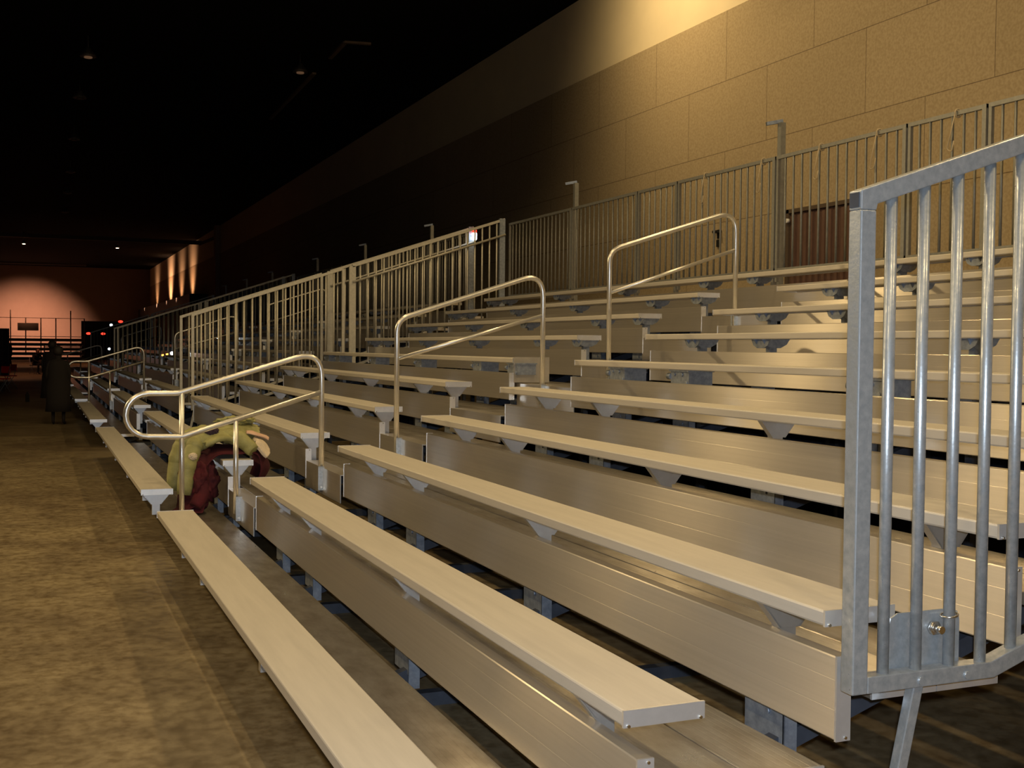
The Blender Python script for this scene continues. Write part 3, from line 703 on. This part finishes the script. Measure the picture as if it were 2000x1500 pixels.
# ------------------------------------------------------------------ coats draped over the second row
def rib_sleeve(path, r0, r1, m, name, parent, quilts=9, seg=18, flat=0.8):
    P = fillet(path, 0.10, 6); tot = sum((P[i+1]-P[i]).length for i in range(len(P)-1)); q, rad, acc = [], [], 0
    dense = []
    for i in range(len(P)-1):
        for k in range(4): dense.append(P[i].lerp(P[i+1], k/4))
    dense.append(P[-1])
    for i, p in enumerate(dense):
        if i: acc += (dense[i]-dense[i-1]).length
        f = acc/tot; r = r0+(r1-r0)*f
        rad.append(r*(0.90+0.12*abs(math.sin(f*quilts*math.pi))))
    o = MB().tube(dense, rad, seg).build(name, m, parent)
    return o
def cloth_blob(name, m, parent, c, s, seed, amp=0.18, freq=3.0, fn=None):
    import bmesh
    from mathutils import noise
    b = bmesh.new(); bmesh.ops.create_icosphere(b, subdivisions=5, radius=1.0)
    for v in b.verts:
        d = v.co.normalized(); k = 1+amp*noise.noise(d*freq+Vector((seed, seed*2, 0)))+amp*0.5*noise.noise(d*freq*2.7+Vector((seed, 0, seed)))
        k -= amp*0.55*abs(noise.noise(d*freq*1.6+Vector((0, seed, 0))))
        v.co = Vector((d.x*s[0]*k, d.y*s[1]*k, d.z*s[2]*k))
        if fn: v.co = fn(v.co)
        v.co += Vector(c)
    me = bpy.data.meshes.new(name); b.to_mesh(me); b.free(); me.polygons.foreach_set('use_smooth', [True]*len(me.polygons)); me.materials.append(m)
    return link(name, me, parent)
t = thing('maroon_coat', 'dark maroon coat hanging over the end of the second row seat', 'coat', (0.50, 9.95, 0.21))
from mathutils import noise as NZ
def sheet(name, m, parent, rows, thick=0.014, sub=6, fold=0.012, seed=0.0, ff=7.0):
    """a draped cloth: rows of control points (each the same count), smoothed, folded and given thickness"""
    R_, C_ = len(rows), len(rows[0]); G = [[Vector(p) for p in r] for r in rows]
    def cr(p0, p1, p2, p3, f): return 0.5*((2*p1)+(p2-p0)*f+(2*p0-5*p1+4*p2-p3)*f*f+(3*p1-p0-3*p2+p3)*f**3)
    def line(P, k):
        out = []
        for i in range(len(P)-1):
            for j in range(k): out.append(cr(P[max(i-1, 0)], P[i], P[i+1], P[min(i+2, len(P)-1)], j/k))
        return out+[P[-1]]
    H = [line(r, sub) for r in G]; cols = [line([h[j] for h in H], sub) for j in range(len(H[0]))]
    V, F, nr, nc = [], [], len(cols[0]), len(cols)
    for i in range(nr):
        for j in range(nc):
            p = cols[j][i]; w = NZ.noise(Vector((j/nc*ff+seed, i/nr*ff*0.35, seed)))
            V.append(p+Vector((w, w*0.5, w*0.6))*fold*2)
    for i in range(nr-1):
        for j in range(nc-1): F.append((i*nc+j, i*nc+j+1, (i+1)*nc+j+1, (i+1)*nc+j))
    me = bpy.data.meshes.new(name); me.from_pydata([tuple(v) for v in V], [], F); me.update()
    me.polygons.foreach_set('use_smooth', [True]*len(me.polygons)); me.materials.append(m)
    o = link(name, me, parent); so = o.modifiers.new('thickness', 'SOLIDIFY'); so.thickness = thick; so.offset = 1.0
    o.modifiers.new('round', 'SUBSURF').levels = 1
    return o
# coordinates relative to (0.50, 9.95, 0.21): seat top is at z=0.444, seat spans x 0.09..0.34, near end y=-0.46
sheet('coat_body', M_MAROON, t, [
    [(-0.26, -0.42, 0.02), (-0.24, -0.22, 0.03), (-0.20, 0.00, 0.03), (-0.16, 0.20, 0.03)],
    [(-0.06, -0.42, 0.12), (-0.22, -0.24, 0.16), (-0.20, 0.00, 0.16), (-0.12, 0.22, 0.14)],
    [(-0.06, -0.36, 0.30), (-0.16, -0.22, 0.33), (-0.16, 0.00, 0.34), (-0.08, 0.22, 0.30)],
    [(0.05, -0.34, 0.47), (0.03, -0.20, 0.50), (0.03, 0.00, 0.52), (0.05, 0.22, 0.50)],
    [(0.22, -0.34, 0.475), (0.22, -0.20, 0.51), (0.22, 0.00, 0.53), (0.22, 0.22, 0.50)],
    [(0.38, -0.34, 0.47), (0.41, -0.20, 0.50), (0.42, 0.00, 0.50), (0.40, 0.22, 0.48)],
    [(0.43, -0.34, 0.36), (0.52, -0.20, 0.36), (0.52, 0.00, 0.36), (0.46, 0.22, 0.36)],
    [(0.42, -0.30, 0.25), (0.46, -0.20, 0.23), (0.47, 0.00, 0.23), (0.44, 0.22, 0.25)]], 0.016, 6, 0.016, 1.0)
rib_sleeve([(-0.04, -0.20, 0.44), (-0.07, -0.32, 0.32), (-0.05, -0.38, 0.18), (-0.12, -0.42, 0.07)], 0.075, 0.055, M_MAROON, 'sleeve', t, 3)
cloth_blob('coat_fold', M_MAROON, t, (-0.06, -0.20, 0.24), (0.15, 0.22, 0.22), 5.1, 0.25, 2.6)
sheet('coat_hem', M_MAROON, t, [[(-0.31, -0.30, 0.012), (-0.22, -0.38, 0.012), (-0.06, -0.44, 0.012)], [(-0.24, -0.20, 0.03), (-0.16, -0.26, 0.07), (-0.02, -0.32, 0.10)], [(-0.22, -0.08, 0.05), (-0.14, -0.10, 0.14), (0.0, -0.16, 0.20)]], 0.012, 5, 0.006, 3.0)
for z in (0.24, 0.33): MB().tube([(-0.165-0.05*(0.33-z), -0.32, z), (-0.165-0.05*(0.33-z), -0.29, z)], 0.009, 8).build('button', M_BOLT, t)
t = thing('olive_jacket', 'olive green quilted jacket piled on the maroon coat, sleeves hanging down', 'jacket', (0.52, 9.95, 0.21))
sheet('jacket_body', M_OLIVE, t, [
    [(-0.06, -0.34, 0.56), (-0.10, -0.16, 0.60), (-0.14, 0.02, 0.59), (-0.12, 0.22, 0.52)],
    [(0.04, -0.34, 0.60), (0.04, -0.16, 0.68), (0.02, 0.02, 0.69), (0.02, 0.24, 0.60)],
    [(0.15, -0.32, 0.60), (0.16, -0.14, 0.66), (0.16, 0.04, 0.71), (0.16, 0.24, 0.62)],
    [(0.27, -0.30, 0.58), (0.30, -0.12, 0.63), (0.30, 0.06, 0.70), (0.28, 0.24, 0.60)],
    [(0.38, -0.26, 0.54), (0.42, -0.08, 0.60), (0.47, 0.10, 0.68), (0.38, 0.24, 0.58)]], 0.04, 6, 0.030, 4.0, 9.0)
rib_sleeve([(0.03, 0.10, 0.62), (-0.16, 0.08, 0.58), (-0.23, 0.06, 0.40), (-0.25, 0.06, 0.15)], 0.085, 0.066, M_OLIVE, 'sleeve', t, 8)
rib_sleeve([(0.02, -0.18, 0.61), (-0.12, -0.24, 0.56), (-0.19, -0.33, 0.38), (-0.22, -0.36, 0.16)], 0.075, 0.062, M_OLIVE, 'sleeve', t, 9)
rib_sleeve([(0.14, -0.16, 0.62), (0.24, -0.26, 0.60), (0.34, -0.34, 0.50)], 0.068, 0.058, M_OLIVE, 'front_panel', t, 5)
cloth_blob('collar', M_OLIVE, t, (0.26, 0.06, 0.73), (0.16, 0.10, 0.035), 8.8, 0.4, 3.0)
cloth_blob('dark_lining', M_PURPLE, t, (0.01, -0.22, 0.665), (0.062, 0.05, 0.045), 5.0, 0.2, 3)
cloth_blob('cuff', M_CREAM, t, (-0.15, -0.36, 0.47), (0.035, 0.03, 0.03), 3.0, 0.2, 3)
t = thing('cream_scarf', 'cream and pink fleece lying on the olive jacket', 'scarf', (0.92, 9.80, 0.66))
sheet('fleece', M_CREAM, t, [
    [(-0.06, -0.18, 0.10), (-0.02, -0.10, 0.14), (-0.02, 0.0, 0.16)],
    [(0.0, -0.20, 0.06), (0.04, -0.12, 0.10), (0.04, 0.0, 0.13)],
    [(0.05, -0.22, 0.00), (0.09, -0.14, 0.03), (0.09, -0.02, 0.07)]], 0.03, 5, 0.012, 2.0)
sheet('pink_fold', M_PINK, t, [
    [(-0.10, -0.06, 0.19), (-0.08, 0.02, 0.20), (-0.08, 0.10, 0.20)],
    [(0.0, -0.06, 0.17), (0.0, 0.04, 0.19), (0.0, 0.12, 0.18)],
    [(0.10, -0.04, 0.13), (0.10, 0.04, 0.15), (0.10, 0.12, 0.14)]], 0.012, 5, 0.010, 6.0)
